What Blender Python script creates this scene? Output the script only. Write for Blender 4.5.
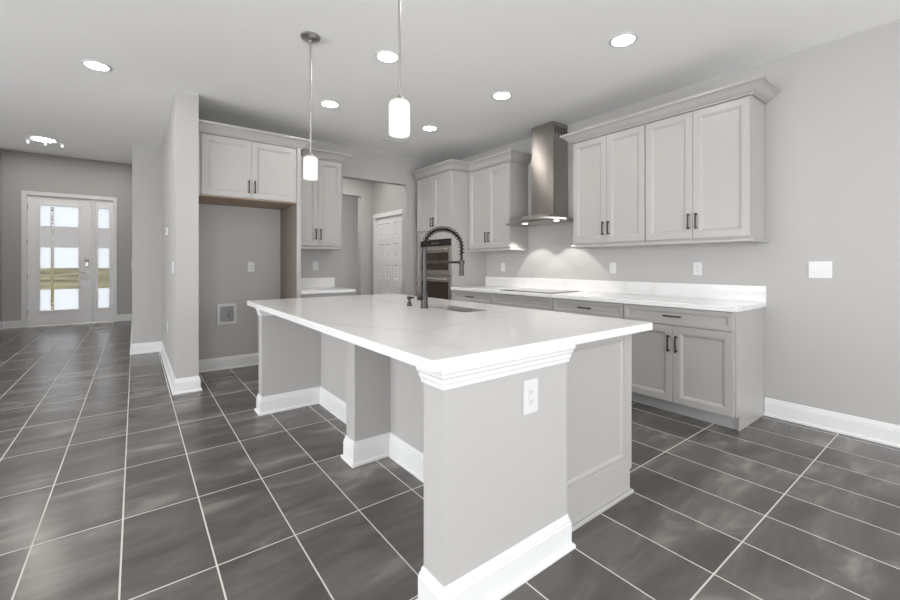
import bpy, bmesh, math, random
from mathutils import Vector, Matrix
random.seed(7)
PI = math.pi
scene = bpy.context.scene
COL = scene.collection
for o in list(bpy.data.objects):
    bpy.data.objects.remove(o)

# ------------------------------------------------------------------ camera
CAM_H = 1.22
YAW = 0.6533
cam_data = bpy.data.cameras.new('camera')
cam_data.sensor_width = 36.0
cam_data.sensor_fit = 'HORIZONTAL'
cam_data.lens = 36.0 * 411.64 / 900.0
cam_data.shift_y = -(300.0 - 264.43) / 900.0
cam_data.clip_start = 0.05
cam_data.clip_end = 300
cam = bpy.data.objects.new('camera', cam_data)
COL.objects.link(cam)
cam.location = (0, 0, CAM_H)
cam.rotation_euler = (PI / 2, 0, -YAW)
scene.camera = cam

# ------------------------------------------------------------------ world, exposure, daylight and ceiling fill
EXPOSURE = 0.20
SKY_EMIT = 3.6
P_REAR, P_FILL_REAR, P_LEFT, P_FILL_LEFT = 64.0, 38.0, 180.0, 52.0
LENS_EMIT = 63.0
LENS_FILL = 120.0
SHADE_EMIT = 0.92
scene.view_settings.view_transform = 'Standard'
scene.view_settings.look = 'None'
scene.view_settings.gamma = 1.0
scene.view_settings.use_curve_mapping = False
scene.view_settings.exposure = EXPOSURE
scene.cycles.use_denoising = True
scene.cycles.max_bounces = 10
scene.cycles.diffuse_bounces = 6
scene.cycles.glossy_bounces = 5
scene.cycles.transmission_bounces = 8
scene.cycles.transparent_max_bounces = 12
scene.cycles.sample_clamp_indirect = 6.0
scene.cycles.caustics_reflective = False
scene.cycles.caustics_refractive = False

world = bpy.data.worlds.new('overcast_sky')
scene.world = world
world.use_nodes = True
wn = world.node_tree
bgn = wn.nodes['Background']
bgn.inputs['Color'].default_value = (0.91, 0.95, 1.0, 1)
bgn.inputs['Strength'].default_value = SKY_EMIT


def area_light(name, loc, rot, sx, sy, power, color=(1, 1, 1)):
    d = bpy.data.lights.new(name, 'AREA')
    d.shape = 'RECTANGLE'
    d.size = sx
    d.size_y = sy
    d.energy = power
    d.color = color
    ob = bpy.data.objects.new(name, d)
    COL.objects.link(ob)
    ob.location = loc
    ob.rotation_euler = rot
    return ob


# daylight arriving through the big glass openings behind and left of the viewer
area_light('daylight_rear', (0.3, -3.75, 0.85), (PI / 2, 0, 0), 7.0, 1.6, P_REAR, (1.0, 0.99, 0.98))
# added fill lamps outside the openings, aimed up to brighten the ceiling
area_light('ceiling_fill_rear', (0.3, -4.3, 0.25), (PI / 2 + 0.75, 0, 0), 7.0, 1.2, P_FILL_REAR, (1.0, 0.99, 0.97))
area_light('ceiling_fill_left', (-5.8, 1.5, 0.45), (PI / 2 + 0.7, 0, -PI / 2), 6.5, 1.2, P_FILL_LEFT, (0.99, 0.99, 1.0))
area_light('daylight_left', (-5.2, 1.5, 1.25), (PI / 2, 0, -PI / 2), 6.5, 2.0, P_LEFT, (0.97, 0.98, 1.0))


# ------------------------------------------------------------------ materials
def new_mat(name, color=(0.8, 0.8, 0.8), rough=0.5, metal=0.0, spec=0.5):
    m = bpy.data.materials.new(name)
    m.use_nodes = True
    p = m.node_tree.nodes['Principled BSDF']
    p.inputs['Base Color'].default_value = (*color, 1)
    p.inputs['Roughness'].default_value = rough
    p.inputs['Metallic'].default_value = metal
    p.inputs['Specular IOR Level'].default_value = spec
    return m


def nd(m, typ, **kw):
    n = m.node_tree.nodes.new(typ)
    for k, v in kw.items():
        setattr(n, k, v)
    return n


def lk(m, a, b):
    m.node_tree.links.new(a, b)


def math_node(m, op, a, b=None):
    n = nd(m, 'ShaderNodeMath', operation=op)
    for i, v in enumerate((a, b)):
        if v is None:
            continue
        if isinstance(v, (int, float)):
            n.inputs[i].default_value = v
        else:
            lk(m, v, n.inputs[i])
    return n.outputs[0]


def pbsdf(m):
    return m.node_tree.nodes['Principled BSDF']


def texco(m):
    return nd(m, 'ShaderNodeTexCoord').outputs['Object']


def paint(name, color, rough, bump=0.0, scale=60.0, var=0.03):
    m = new_mat(name, color, rough)
    co = texco(m)
    n = nd(m, 'ShaderNodeTexNoise')
    n.inputs['Scale'].default_value = scale
    n.inputs['Detail'].default_value = 3
    lk(m, co, n.inputs['Vector'])
    mix = nd(m, 'ShaderNodeMix', data_type='RGBA')
    mix.inputs[6].default_value = (*[c * (1 - var) for c in color], 1)
    mix.inputs[7].default_value = (*[min(1, c * (1 + var)) for c in color], 1)
    lk(m, n.outputs['Fac'], mix.inputs[0])
    lk(m, mix.outputs[2], pbsdf(m).inputs['Base Color'])
    if bump:
        b = nd(m, 'ShaderNodeBump')
        b.inputs['Strength'].default_value = bump
        b.inputs['Distance'].default_value = 0.004
        lk(m, n.outputs['Fac'], b.inputs['Height'])
        lk(m, b.outputs[0], pbsdf(m).inputs['Normal'])
    return m


M_wall = paint('greige_wall_paint', (0.45, 0.437, 0.423), 0.6, 0.05, 90, 0.02)
M_ceil = paint('ceiling_paint', (0.90, 0.895, 0.88), 0.8, 0.25, 45, 0.02)
M_trim = paint('white_trim_paint', (0.75, 0.75, 0.745), 0.32, 0, 30, 0.01)
M_cab = paint('grey_cabinet_paint', (0.412, 0.397, 0.381), 0.33, 0, 25, 0.015)
M_islcab = M_cab
M_door = paint('pale_door_paint', (0.88, 0.87, 0.865), 0.4, 0, 25, 0.01)
M_toe = paint('toe_kick_paint', (0.40, 0.41, 0.40), 0.45, 0, 25, 0.02)
M_plate = paint('white_plastic', (0.66, 0.66, 0.65), 0.3, 0, 20, 0.005)
M_slot = new_mat('dark_slot', (0.12, 0.12, 0.12), 0.6)
M_pull = new_mat('oil_bronze_pull', (0.055, 0.048, 0.044), 0.38, 0.85)
M_nickel = new_mat('brushed_nickel', (0.45, 0.43, 0.41), 0.32, 1.0)
M_gun = new_mat('gunmetal_faucet', (0.06, 0.057, 0.055), 0.36, 0.9)
M_black = new_mat('black_rubber_coil', (0.012, 0.011, 0.011), 0.6, 0.0, 0.2)
M_blackglass = new_mat('black_glass', (0.012, 0.011, 0.011), 0.06)
M_ovenglass = new_mat('oven_glass_brown_reflection', (0.035, 0.022, 0.016), 0.08)  # brown reflections in the oven windows are put into the glass colour
M_dark = new_mat('dark_interior', (0.03, 0.028, 0.027), 0.6)
M_sink = new_mat('sink_steel', (0.36, 0.35, 0.34), 0.34, 1.0)
M_brass = new_mat('valve_metal', (0.35, 0.33, 0.31), 0.35, 0.9)


def steel(name, color, rough, axis):
    m = new_mat(name, color, rough, 1.0)
    co = texco(m)
    mp = nd(m, 'ShaderNodeMapping')
    mp.inputs['Scale'].default_value = axis
    lk(m, co, mp.inputs['Vector'])
    n = nd(m, 'ShaderNodeTexNoise')
    n.inputs['Scale'].default_value = 1.0
    n.inputs['Detail'].default_value = 2
    lk(m, mp.outputs[0], n.inputs['Vector'])
    r = math_node(m, 'MULTIPLY_ADD', n.outputs['Fac'], 0.03)
    r.node.inputs[2].default_value = rough - 0.015
    lk(m, r, pbsdf(m).inputs['Roughness'])
    return m


M_steel = steel('brushed_stainless', (0.54, 0.51, 0.48), 0.33, (500, 500, 3))


M_chimney = steel('chimney_stainless', (0.43, 0.405, 0.38), 0.30, (500, 500, 3))
pbsdf(M_chimney).inputs['Anisotropic'].default_value = 0.85
pbsdf(M_chimney).inputs['Anisotropic Rotation'].default_value = 0.25
_tan = nd(M_chimney, 'ShaderNodeTangent', direction_type='RADIAL', axis='Z')
lk(M_chimney, _tan.outputs[0], pbsdf(M_chimney).inputs['Tangent'])


def wood_mat(name, base, dark):
    m = new_mat(name, base, 0.55)
    co = texco(m)
    mp = nd(m, 'ShaderNodeMapping')
    mp.inputs['Scale'].default_value = (3, 40, 40)
    lk(m, co, mp.inputs['Vector'])
    n = nd(m, 'ShaderNodeTexNoise')
    n.inputs['Scale'].default_value = 1.5
    n.inputs['Detail'].default_value = 6
    lk(m, mp.outputs[0], n.inputs['Vector'])
    mix = nd(m, 'ShaderNodeMix', data_type='RGBA')
    mix.inputs[6].default_value = (*base, 1)
    mix.inputs[7].default_value = (*dark, 1)
    lk(m, n.outputs['Fac'], mix.inputs[0])
    lk(m, mix.outputs[2], pbsdf(m).inputs['Base Color'])
    return m


M_ply = wood_mat('raw_plywood', (0.46, 0.35, 0.25), (0.36, 0.26, 0.18))
M_taupe = wood_mat('brown_side_laminate', (0.27, 0.23, 0.195), (0.24, 0.20, 0.165))


def quartz_mat():
    m = new_mat('white_quartz', (0.8, 0.8, 0.79), 0.12)
    co = texco(m)
    d = nd(m, 'ShaderNodeTexNoise')
    d.inputs['Scale'].default_value = 1.3
    d.inputs['Detail'].default_value = 5
    lk(m, co, d.inputs['Vector'])
    mp = nd(m, 'ShaderNodeMapping')
    mp.inputs['Rotation'].default_value = (0.3, 0.2, 0.6)
    lk(m, co, mp.inputs['Vector'])
    mixv = nd(m, 'ShaderNodeMix', data_type='VECTOR')
    mixv.inputs[0].default_value = 0.35
    lk(m, mp.outputs[0], mixv.inputs[4])
    lk(m, d.outputs['Color'], mixv.inputs[5])
    v = nd(m, 'ShaderNodeTexVoronoi', feature='DISTANCE_TO_EDGE')
    v.inputs['Scale'].default_value = 1.5
    lk(m, mixv.outputs[1], v.inputs['Vector'])
    r = nd(m, 'ShaderNodeValToRGB')
    r.color_ramp.elements[0].position = 0.0
    r.color_ramp.elements[0].color = (0.70, 0.69, 0.68, 1)
    r.color_ramp.elements[1].position = 0.05
    r.color_ramp.elements[1].color = (0.78, 0.775, 0.77, 1)
    lk(m, v.outputs['Distance'], r.inputs['Fac'])
    c2 = nd(m, 'ShaderNodeTexNoise')
    c2.inputs['Scale'].default_value = 2.2
    c2.inputs['Detail'].default_value = 6
    lk(m, co, c2.inputs['Vector'])
    r2 = nd(m, 'ShaderNodeValToRGB')
    r2.color_ramp.elements[0].position = 0.42
    r2.color_ramp.elements[0].color = (1, 1, 1, 1)
    r2.color_ramp.elements[1].position = 0.62
    r2.color_ramp.elements[1].color = (0, 0, 0, 1)
    lk(m, c2.outputs['Fac'], r2.inputs['Fac'])
    mix = nd(m, 'ShaderNodeMix', data_type='RGBA')
    lk(m, r2.outputs['Color'], mix.inputs[0])
    mix.inputs[6].default_value = (0.78, 0.775, 0.77, 1)
    lk(m, r.outputs['Color'], mix.inputs[7])
    lk(m, mix.outputs[2], pbsdf(m).inputs['Base Color'])
    return m


M_quartz = quartz_mat()

TX0, TXP, TY0, TYP = -0.046, 0.3096, 0.656, 0.6205


def floor_mat():
    m = new_mat('slate_grey_tile', (0.13, 0.12, 0.115), 0.35)
    co = texco(m)
    sp = nd(m, 'ShaderNodeSeparateXYZ')
    lk(m, co, sp.inputs[0])

    def cell(out, o, p):
        a = math_node(m, 'SUBTRACT', out, o)
        a = math_node(m, 'DIVIDE', a, p)
        fl = math_node(m, 'FLOOR', a)
        fr = math_node(m, 'SUBTRACT', a, fl)
        inv = math_node(m, 'SUBTRACT', 1.0, fr)
        e = math_node(m, 'MINIMUM', fr, inv)
        return fl, math_node(m, 'MULTIPLY', e, p)
    cx, ex = cell(sp.outputs[0], TX0, TXP)
    cy, ey = cell(sp.outputs[1], TY0, TYP)
    e = math_node(m, 'MINIMUM', ex, ey)
    grout = math_node(m, 'LESS_THAN', e, 0.0033)
    cid = nd(m, 'ShaderNodeCombineXYZ')
    lk(m, cx, cid.inputs[0])
    lk(m, cy, cid.inputs[1])
    wn_ = nd(m, 'ShaderNodeTexWhiteNoise', noise_dimensions='3D')
    lk(m, cid.outputs[0], wn_.inputs['Vector'])
    sc = nd(m, 'ShaderNodeVectorMath', operation='SCALE')
    lk(m, wn_.outputs['Color'], sc.inputs[0])
    sc.inputs['Scale'].default_value = 30.0
    add = nd(m, 'ShaderNodeVectorMath', operation='ADD')
    lk(m, co, add.inputs[0])
    lk(m, sc.outputs[0], add.inputs[1])
    # slate-like veining, different on every tile
    mp = nd(m, 'ShaderNodeMapping')
    mp.inputs['Rotation'].default_value = (0, 0, 0.5)
    mp.inputs['Scale'].default_value = (1.1, 3.4, 1)
    lk(m, add.outputs[0], mp.inputs['Vector'])
    n1 = nd(m, 'ShaderNodeTexNoise')
    n1.inputs['Scale'].default_value = 1.35
    n1.inputs['Detail'].default_value = 7
    n1.inputs['Roughness'].default_value = 0.55
    n1.inputs['Distortion'].default_value = 0.7
    lk(m, mp.outputs[0], n1.inputs['Vector'])
    r = nd(m, 'ShaderNodeValToRGB')
    r.color_ramp.elements[0].position = 0.34
    r.color_ramp.elements[0].color = (0.086, 0.077, 0.071, 1)
    r.color_ramp.elements[1].position = 0.70
    r.color_ramp.elements[1].color = (0.27, 0.25, 0.232, 1)
    el = r.color_ramp.elements.new(0.50)
    el.color = (0.120, 0.109, 0.101, 1)
    el = r.color_ramp.elements.new(0.58)
    el.color = (0.150, 0.137, 0.127, 1)
    lk(m, n1.outputs['Fac'], r.inputs['Fac'])
    tv = math_node(m, 'MULTIPLY_ADD', wn_.outputs['Value'], 0.2)
    tv.node.inputs[2].default_value = 0.9
    mul = nd(m, 'ShaderNodeMix', data_type='RGBA', blend_type='MULTIPLY')
    mul.inputs[0].default_value = 1.0
    lk(m, r.outputs['Color'], mul.inputs[6])
    lk(m, tv, mul.inputs[7])
    mix = nd(m, 'ShaderNodeMix', data_type='RGBA')
    lk(m, grout, mix.inputs[0])
    lk(m, mul.outputs[2], mix.inputs[6])
    mix.inputs[7].default_value = (0.62, 0.59, 0.55, 1)
    lk(m, mix.outputs[2], pbsdf(m).inputs['Base Color'])
    n2 = nd(m, 'ShaderNodeTexNoise')
    n2.inputs['Scale'].default_value = 14
    n2.inputs['Detail'].default_value = 4
    lk(m, add.outputs[0], n2.inputs['Vector'])
    rr = math_node(m, 'MULTIPLY_ADD', n2.outputs['Fac'], 0.06)
    rr.node.inputs[2].default_value = 0.215
    rg = math_node(m, 'MULTIPLY_ADD', grout, 0.5)
    lk(m, rr, rg.node.inputs[2])
    lk(m, rg, pbsdf(m).inputs['Roughness'])
    h = math_node(m, 'MINIMUM', e, 0.005)
    h = math_node(m, 'MULTIPLY', h, 0.35)
    h2 = h
    b = nd(m, 'ShaderNodeBump')
    b.inputs['Strength'].default_value = 0.5
    b.inputs['Distance'].default_value = 1.0
    lk(m, h2, b.inputs['Height'])
    lk(m, b.outputs[0], pbsdf(m).inputs['Normal'])
    return m


M_floor = floor_mat()


def emit_mat(name, color, strength):
    m = bpy.data.materials.new(name)
    m.use_nodes = True
    nt = m.node_tree
    nt.nodes.remove(nt.nodes['Principled BSDF'])
    e = nt.nodes.new('ShaderNodeEmission')
    e.inputs['Color'].default_value = (*color, 1)
    e.inputs['Strength'].default_value = strength
    nt.links.new(e.outputs[0], nt.nodes['Material Output'].inputs['Surface'])
    return m


M_lens = emit_mat('downlight_lens', (1.0, 0.95, 0.89), LENS_EMIT)
M_lens_fill = emit_mat('fill_downlight_lens', (1.0, 0.97, 0.94), LENS_FILL)  # stronger lens for the added hall and entry fill lights
M_shade = emit_mat('lit_opal_glass', (1.0, 0.985, 0.965), SHADE_EMIT)
M_led = emit_mat('hood_led', (1.0, 0.97, 0.93), 6.0)


def band_glass():
    """privacy glass: five equal bands, satin-white and reeded semi-clear in turn"""
    m = bpy.data.materials.new('banded_privacy_glass')
    m.use_nodes = True
    nt = m.node_tree
    nt.nodes.remove(nt.nodes['Principled BSDF'])
    g = nt.nodes.new('ShaderNodeTexCoord')
    sp = nt.nodes.new('ShaderNodeSeparateXYZ')
    nt.links.new(g.outputs['Generated'], sp.inputs[0])
    a = math_node(m, 'MULTIPLY', sp.outputs[2], 2.5)
    fr = math_node(m, 'FRACT', a)
    frost = math_node(m, 'LESS_THAN', fr, 0.5)
    tl = nt.nodes.new('ShaderNodeBsdfTranslucent')
    tl.inputs['Color'].default_value = (0.66, 0.67, 0.69, 1)
    tr = nt.nodes.new('ShaderNodeBsdfRefraction')
    tr.inputs['Color'].default_value = (0.9, 0.9, 0.9, 1)
    tr.inputs['Roughness'].default_value = 0.35
    tr.inputs['IOR'].default_value = 1.02
    tl2 = nt.nodes.new('ShaderNodeBsdfTranslucent')
    tl2.inputs['Color'].default_value = (0.5, 0.5, 0.5, 1)
    mx = nt.nodes.new('ShaderNodeMixShader')
    mx.inputs[0].default_value = 0.12
    nt.links.new(tr.outputs[0], mx.inputs[1])
    nt.links.new(tl2.outputs[0], mx.inputs[2])
    m2 = nt.nodes.new('ShaderNodeMixShader')
    nt.links.new(frost, m2.inputs[0])
    nt.links.new(mx.outputs[0], m2.inputs[1])
    nt.links.new(tl.outputs[0], m2.inputs[2])
    nt.links.new(m2.outputs[0], nt.nodes['Material Output'].inputs['Surface'])
    return m


M_band = band_glass()


def clear_strip():
    m = bpy.data.materials.new('clear_mosaic_glass')
    m.use_nodes = True
    p = pbsdf(m)
    p.inputs['Transmission Weight'].default_value = 1.0
    p.inputs['Roughness'].default_value = 0.05
    p.inputs['IOR'].default_value = 1.25
    co = texco(m)
    v = nd(m, 'ShaderNodeTexVoronoi')
    v.inputs['Scale'].default_value = 28
    lk(m, co, v.inputs['Vector'])
    b = nd(m, 'ShaderNodeBump')
    b.inputs['Strength'].default_value = 1.0
    b.inputs['Distance'].default_value = 0.02
    lk(m, v.outputs['Distance'], b.inputs['Height'])
    lk(m, b.outputs[0], p.inputs['Normal'])
    p.inputs['Base Color'].default_value = (0.8, 0.82, 0.78, 1)
    return m


M_strip = clear_strip()
M_lawn = paint('lawn_grass', (0.16, 0.155, 0.055), 0.9, 0.5, 8, 0.3)
M_stucco = paint('stucco', (0.25, 0.23, 0.23), 0.9, 0.3, 12, 0.05)
M_roof = paint('roof_shingle', (0.14, 0.12, 0.11), 0.9, 0.4, 10, 0.2)
M_leaf = paint('hedge_leaf', (0.215, 0.185, 0.09), 0.8, 0.8, 25, 0.5)
M_bark = paint('bark', (0.1, 0.07, 0.05), 0.9, 0.5, 20, 0.2)
M_pave = paint('paver', (0.45, 0.42, 0.38), 0.9, 0.2, 12, 0.1)


# ------------------------------------------------------------------ mesh helpers
class MB:
    def __init__(self):
        self.bm = bmesh.new()

    def quad(self, pts):
        vs = [self.bm.verts.new(p) for p in pts]
        return self.bm.faces.new(vs)

    def box(self, x0, x1, y0, y1, z0, z1, bev=0.0):
        r = bmesh.ops.create_cube(self.bm, size=1.0)
        vs = r['verts']
        for v in vs:
            v.co = Vector(((x0 + x1) / 2 + v.co.x * (x1 - x0), (y0 + y1) / 2 + v.co.y * (y1 - y0),
                           (z0 + z1) / 2 + v.co.z * (z1 - z0)))
        if bev:
            es = list({e for v in vs for e in v.link_edges})
            bmesh.ops.bevel(self.bm, geom=es, offset=bev, segments=2, affect='EDGES', profile=0.5)
        return self

    def prism(self, poly, axis, a, b):
        """poly of 2-D points extruded along axis ('x','y','z') from a to b"""
        def P(p, t):
            if axis == 'x':
                return (t, p[0], p[1])
            if axis == 'y':
                return (p[0], t, p[1])
            return (p[0], p[1], t)
        A = [self.bm.verts.new(P(p, a)) for p in poly]
        B = [self.bm.verts.new(P(p, b)) for p in poly]
        n = len(poly)
        self.bm.faces.new(A)
        self.bm.faces.new(B[::-1])
        for i in range(n):
            self.bm.faces.new((A[i], B[i], B[(i + 1) % n], A[(i + 1) % n]))
        return self

    def lathe(self, prof, center=(0, 0, 0), axis='z', seg=32):
        """prof: list of (r, h)"""
        rings = []
        for r, h in prof:
            ring = []
            for k in range(seg):
                a = 2 * PI * k / seg
                c, s = math.cos(a) * max(r, 1e-5), math.sin(a) * max(r, 1e-5)
                if axis == 'z':
                    p = (c, s, h)
                elif axis == 'y':
                    p = (c, h, s)
                else:
                    p = (h, c, s)
                ring.append(self.bm.verts.new(Vector(p) + Vector(center)))
            rings.append(ring)
        for A, B in zip(rings, rings[1:]):
            for k in range(seg):
                self.bm.faces.new((A[k], A[(k + 1) % seg], B[(k + 1) % seg], B[k]))
        if prof[0][0] > 1e-4:
            self.bm.faces.new(rings[0][::-1])
        if prof[-1][0] > 1e-4:
            self.bm.faces.new(rings[-1])
        return self

    def tube(self, pts, r, seg=12):
        pts = [Vector(p) for p in pts]
        rings = []
        up = Vector((0, 0, 1))
        prev = None
        for i, p in enumerate(pts):
            t = (pts[min(i + 1, len(pts) - 1)] - pts[max(i - 1, 0)]).normalized()
            if prev is None:
                ref = up if abs(t.dot(up)) < 0.9 else Vector((1, 0, 0))
                n = t.cross(ref).normalized()
            else:
                n = (prev - t * prev.dot(t)).normalized()
            prev = n
            b = t.cross(n)
            rr = r[i] if isinstance(r, (list, tuple)) else r
            rings.append([self.bm.verts.new(p + (n * math.cos(2 * PI * k / seg) + b * math.sin(2 * PI * k / seg)) * rr)
                          for k in range(seg)])
        for A, B in zip(rings, rings[1:]):
            for k in range(seg):
                self.bm.faces.new((A[k], A[(k + 1) % seg], B[(k + 1) % seg], B[k]))
        self.bm.faces.new(rings[0][::-1])
        self.bm.faces.new(rings[-1])
        return self

    def sweep(self, prof, path, closed=False):
        """prof: closed polygon of (offset to the right of travel, z); path: plan polyline with mitred corners"""
        n = len(path)
        P = [Vector((p[0], p[1])) for p in path]
        rings = []
        for i in range(n):
            def nrm(a, b):
                d = (b - a).normalized()
                return Vector((d.y, -d.x))
            if closed:
                n1, n2 = nrm(P[i - 1], P[i]), nrm(P[i], P[(i + 1) % n])
            else:
                n1 = nrm(P[max(i - 1, 0)], P[max(i, 1)]) if i > 0 else nrm(P[0], P[1])
                n2 = nrm(P[i], P[i + 1]) if i < n - 1 else n1
            mdir = (n1 + n2) / (1 + n1.dot(n2))
            rings.append([self.bm.verts.new((P[i].x + mdir.x * o, P[i].y + mdir.y * o, z)) for o, z in prof])
        k = len(prof)
        rng = range(n) if closed else range(n - 1)
        for i in rng:
            A, B = rings[i], rings[(i + 1) % n]
            for j in range(k):
                self.bm.faces.new((A[j], A[(j + 1) % k], B[(j + 1) % k], B[j]))
        if not closed:
            self.bm.faces.new(rings[0])
            self.bm.faces.new(rings[-1][::-1])
        return self

    def ring_slab(self, outer, inner, z0, z1, ease=0.003):
        """slab with a hole; outer and inner loops share a vertex count"""
        n = len(outer)

        def loop(pts, z):
            return [self.bm.verts.new((p[0], p[1], z)) for p in pts]
        cx = sum(p[0] for p in outer) / n
        cy = sum(p[1] for p in outer) / n

        def shrink(pts, e):
            return [(p[0] - e * (1 if p[0] > cx else -1), p[1] - e * (1 if p[1] > cy else -1)) for p in pts]
        L = [loop(outer, z0), loop(outer, z1 - ease), loop(shrink(outer, ease), z1)]
        if inner:
            L += [loop(inner, z1), loop(inner, z0)]
            for A, B in zip(L, L[1:] + L[:1]):
                for k in range(n):
                    self.bm.faces.new((A[k], A[(k + 1) % n], B[(k + 1) % n], B[k]))
        else:
            for A, B in zip(L, L[1:]):
                for k in range(n):
                    self.bm.faces.new((A[k], A[(k + 1) % n], B[(k + 1) % n], B[k]))
            self.bm.faces.new(L[0][::-1])
            self.bm.faces.new(L[-1])
        return self

    def panel(self, x0, x1, z0, z1, yf, yb, loops):
        """door-like slab in the xz plane, face at yf (towards -y), back at yb; loops = [(inset, depth behind face)]"""
        def rect(i, y):
            return [self.bm.verts.new(p) for p in ((x0 + i, y, z0 + i), (x1 - i, y, z0 + i), (x1 - i, y, z1 - i), (x0 + i, y, z1 - i))]
        R = [rect(0, yb), rect(0, yf + 0.0015), rect(0.0015, yf)] + [rect(i, yf + d) for i, d in loops]
        for A, B in zip(R, R[1:]):
            for k in range(4):
                self.bm.faces.new((A[k], A[(k + 1) % 4], B[(k + 1) % 4], B[k]))
        self.bm.faces.new(R[0][::-1])
        self.bm.faces.new(R[-1])
        return self

    def build(self, name, mat, parent=None, smooth=False, loc=None):
        bmesh.ops.recalc_face_normals(self.bm, faces=self.bm.faces)
        me = bpy.data.meshes.new(name)
        self.bm.to_mesh(me)
        self.bm.free()
        if smooth:
            for p in me.polygons:
                p.use_smooth = True
            try:
                me.set_sharp_from_angle(angle=math.radians(35))
            except Exception:
                pass
        me.materials.append(mat)
        ob = bpy.data.objects.new(name, me)
        COL.objects.link(ob)
        if parent is not None:
            ob.parent = parent
        if loc is not None:
            ob.location = loc
        return ob


def thing(name, label, cat, loc=(0, 0, 0), rz=0.0, group=None):
    o = bpy.data.objects.new(name, None)
    o.empty_display_size = 0.1
    COL.objects.link(o)
    o.location = loc
    o.rotation_euler = (0, 0, rz)
    o['label'] = label
    o['category'] = cat
    if group:
        o['group'] = group
    return o


def tag(o, label, cat, group=None):
    o['label'] = label
    o['category'] = cat
    if group:
        o['group'] = group
    return o


def struct(o, label=None, cat=None):
    o['kind'] = 'structure'
    if label:
        o['label'] = label
    if cat:
        o['category'] = cat
    return o


def children_of(o):
    return [c for c in bpy.data.objects if c.parent == o]


def copy_tree(o, parent=None):
    c = o.copy()
    COL.objects.link(c)
    c.parent = parent
    for ch in children_of(o):
        copy_tree(ch, c)
    return c


def rrect(x0, x1, y0, y1, r, seg=5):
    pts = []
    for cx, cy, a0 in ((x1 - r, y0 + r, -PI / 2), (x1 - r, y1 - r, 0), (x0 + r, y1 - r, PI / 2), (x0 + r, y0 + r, PI)):
        for k in range(seg + 1):
            a = a0 + (PI / 2) * k / seg
            pts.append((cx + r * math.cos(a), cy + r * math.sin(a)))
    return pts


# ------------------------------------------------------------------ setting
WX = 4.063      # right wall plane
WB = 5.415      # back wall plane
H = 2.862
OPX0, OPX1, OPZ = 2.28, 3.30, 2.44

struct(MB().box(-5.12, 4.183, -3.72, 11.52, -0.12, 0.0).build('floor', M_floor),
       'dark grey rectangular floor tiles with pale grout lines', 'floor')
m = MB()
m.box(-5.12, 4.183, -3.72, 8.4, H, H + 0.1)
m.box(-5.12, -2.0, 8.4, 8.52, H, H + 0.75)
m.box(-2.0, 0.09, 8.4, 8.5, H + 0.1, 3.5)
m.box(-2.12, 0.09, 8.5, 11.47, 3.4, 3.5)
struct(m.build('ceiling', M_ceil), 'white textured ceiling over the kitchen and hall', 'ceiling')

struct(MB().box(WX, WX + 0.12, -3.6, 5.535, 0, H).build('wall_right', M_wall), 'greige wall behind the long cabinet run', 'wall')
m = MB()
m.box(0.49, OPX0, WB, WB + 0.12, 0, H)
m.box(OPX1, WX, WB, WB + 0.12, 0, H)
m.box(OPX0, OPX1, WB, WB + 0.12, OPZ, H)
struct(m.build('wall_back', M_wall), 'greige back wall with square opening to the hall', 'wall')
struct(MB().box(0.305, 0.49, 4.645, 7.18, 0, H).build('wall_partition', M_wall), 'greige wall end standing left of the fridge alcove', 'wall')
m = MB()
m.box(-0.03, 0.305, 7.06, 7.18, 0, H)
m.box(-0.03, 0.09, 7.18, 11.35, 0, 3.4)
struct(m.build('wall_foyer_right', M_wall), 'greige wall jog right of the entry', 'wall')
DX0, DX1, DZ1 = -1.743, -0.305, 2.65
FY = 11.35
m = MB()
m.box(-2.12, DX0, FY, FY + 0.12, 0, 3.4)
m.box(DX1, 0.09, FY, FY + 0.12, 0, 3.4)
m.box(DX0, DX1, FY, FY + 0.12, DZ1, 3.4)
struct(m.build('wall_foyer', M_wall), 'grey wall around the front door', 'wall')
struct(MB().box(-2.12, -2.0, 8.52, FY, 0, 3.4).build('wall_foyer_left', M_wall), 'wall left of the entry', 'wall')
# great room: behind and left of the viewer, with glazed openings
m = MB()
m.box(-5.12, -3.3, -3.72, -3.6, 0, H)
m.box(3.9, 4.183, -3.72, -3.6, 0, H)
m.box(-3.3, 3.9, -3.72, -3.6, 2.5, H)
struct(m.build('wall_rear', M_wall), 'wall behind the viewer', 'wall')
m = MB()
m.box(-5.12, -5.0, -3.6, -1.8, 0, H)
m.box(-5.12, -5.0, 4.8, 8.4, 0, H)
m.box(-5.12, -5.0, -1.8, 4.8, 2.5, H)
m.box(-5.12, -5.0, -1.8, 4.8, 0, 0.35)
struct(m.build('wall_left', M_wall), 'wall of the living room left of the viewer', 'wall')
struct(MB().box(-5.0, -2.0, 8.4, 8.52, 0, H).build('wall_living_back', M_wall), 'far wall of the living room', 'wall')


def window(name, n, width, z0, z1, loc, rz):
    t = struct(thing(name, 'tall white framed window behind the viewer', 'window', loc, rz))
    f = MB()
    w = width / n
    f.box(-width / 2, width / 2, 0, 0.08, z0, z0 + 0.06).box(-width / 2, width / 2, 0, 0.08, z1 - 0.06, z1)
    for k in range(n + 1):
        x = -width / 2 + w * k
        f.box(max(x - 0.035, -width / 2), min(x + 0.035, width / 2), 0.005, 0.075, z0 + 0.06, z1 - 0.06)
    f.build('window_frame', M_trim, t)


window('window_1', 4, 7.2, 0.0, 2.5, (0.3, -3.7, 0), 0)
window('window_2', 5, 6.6, 0.35, 2.5, (-5.02, 1.5, 0), PI / 2)

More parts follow.
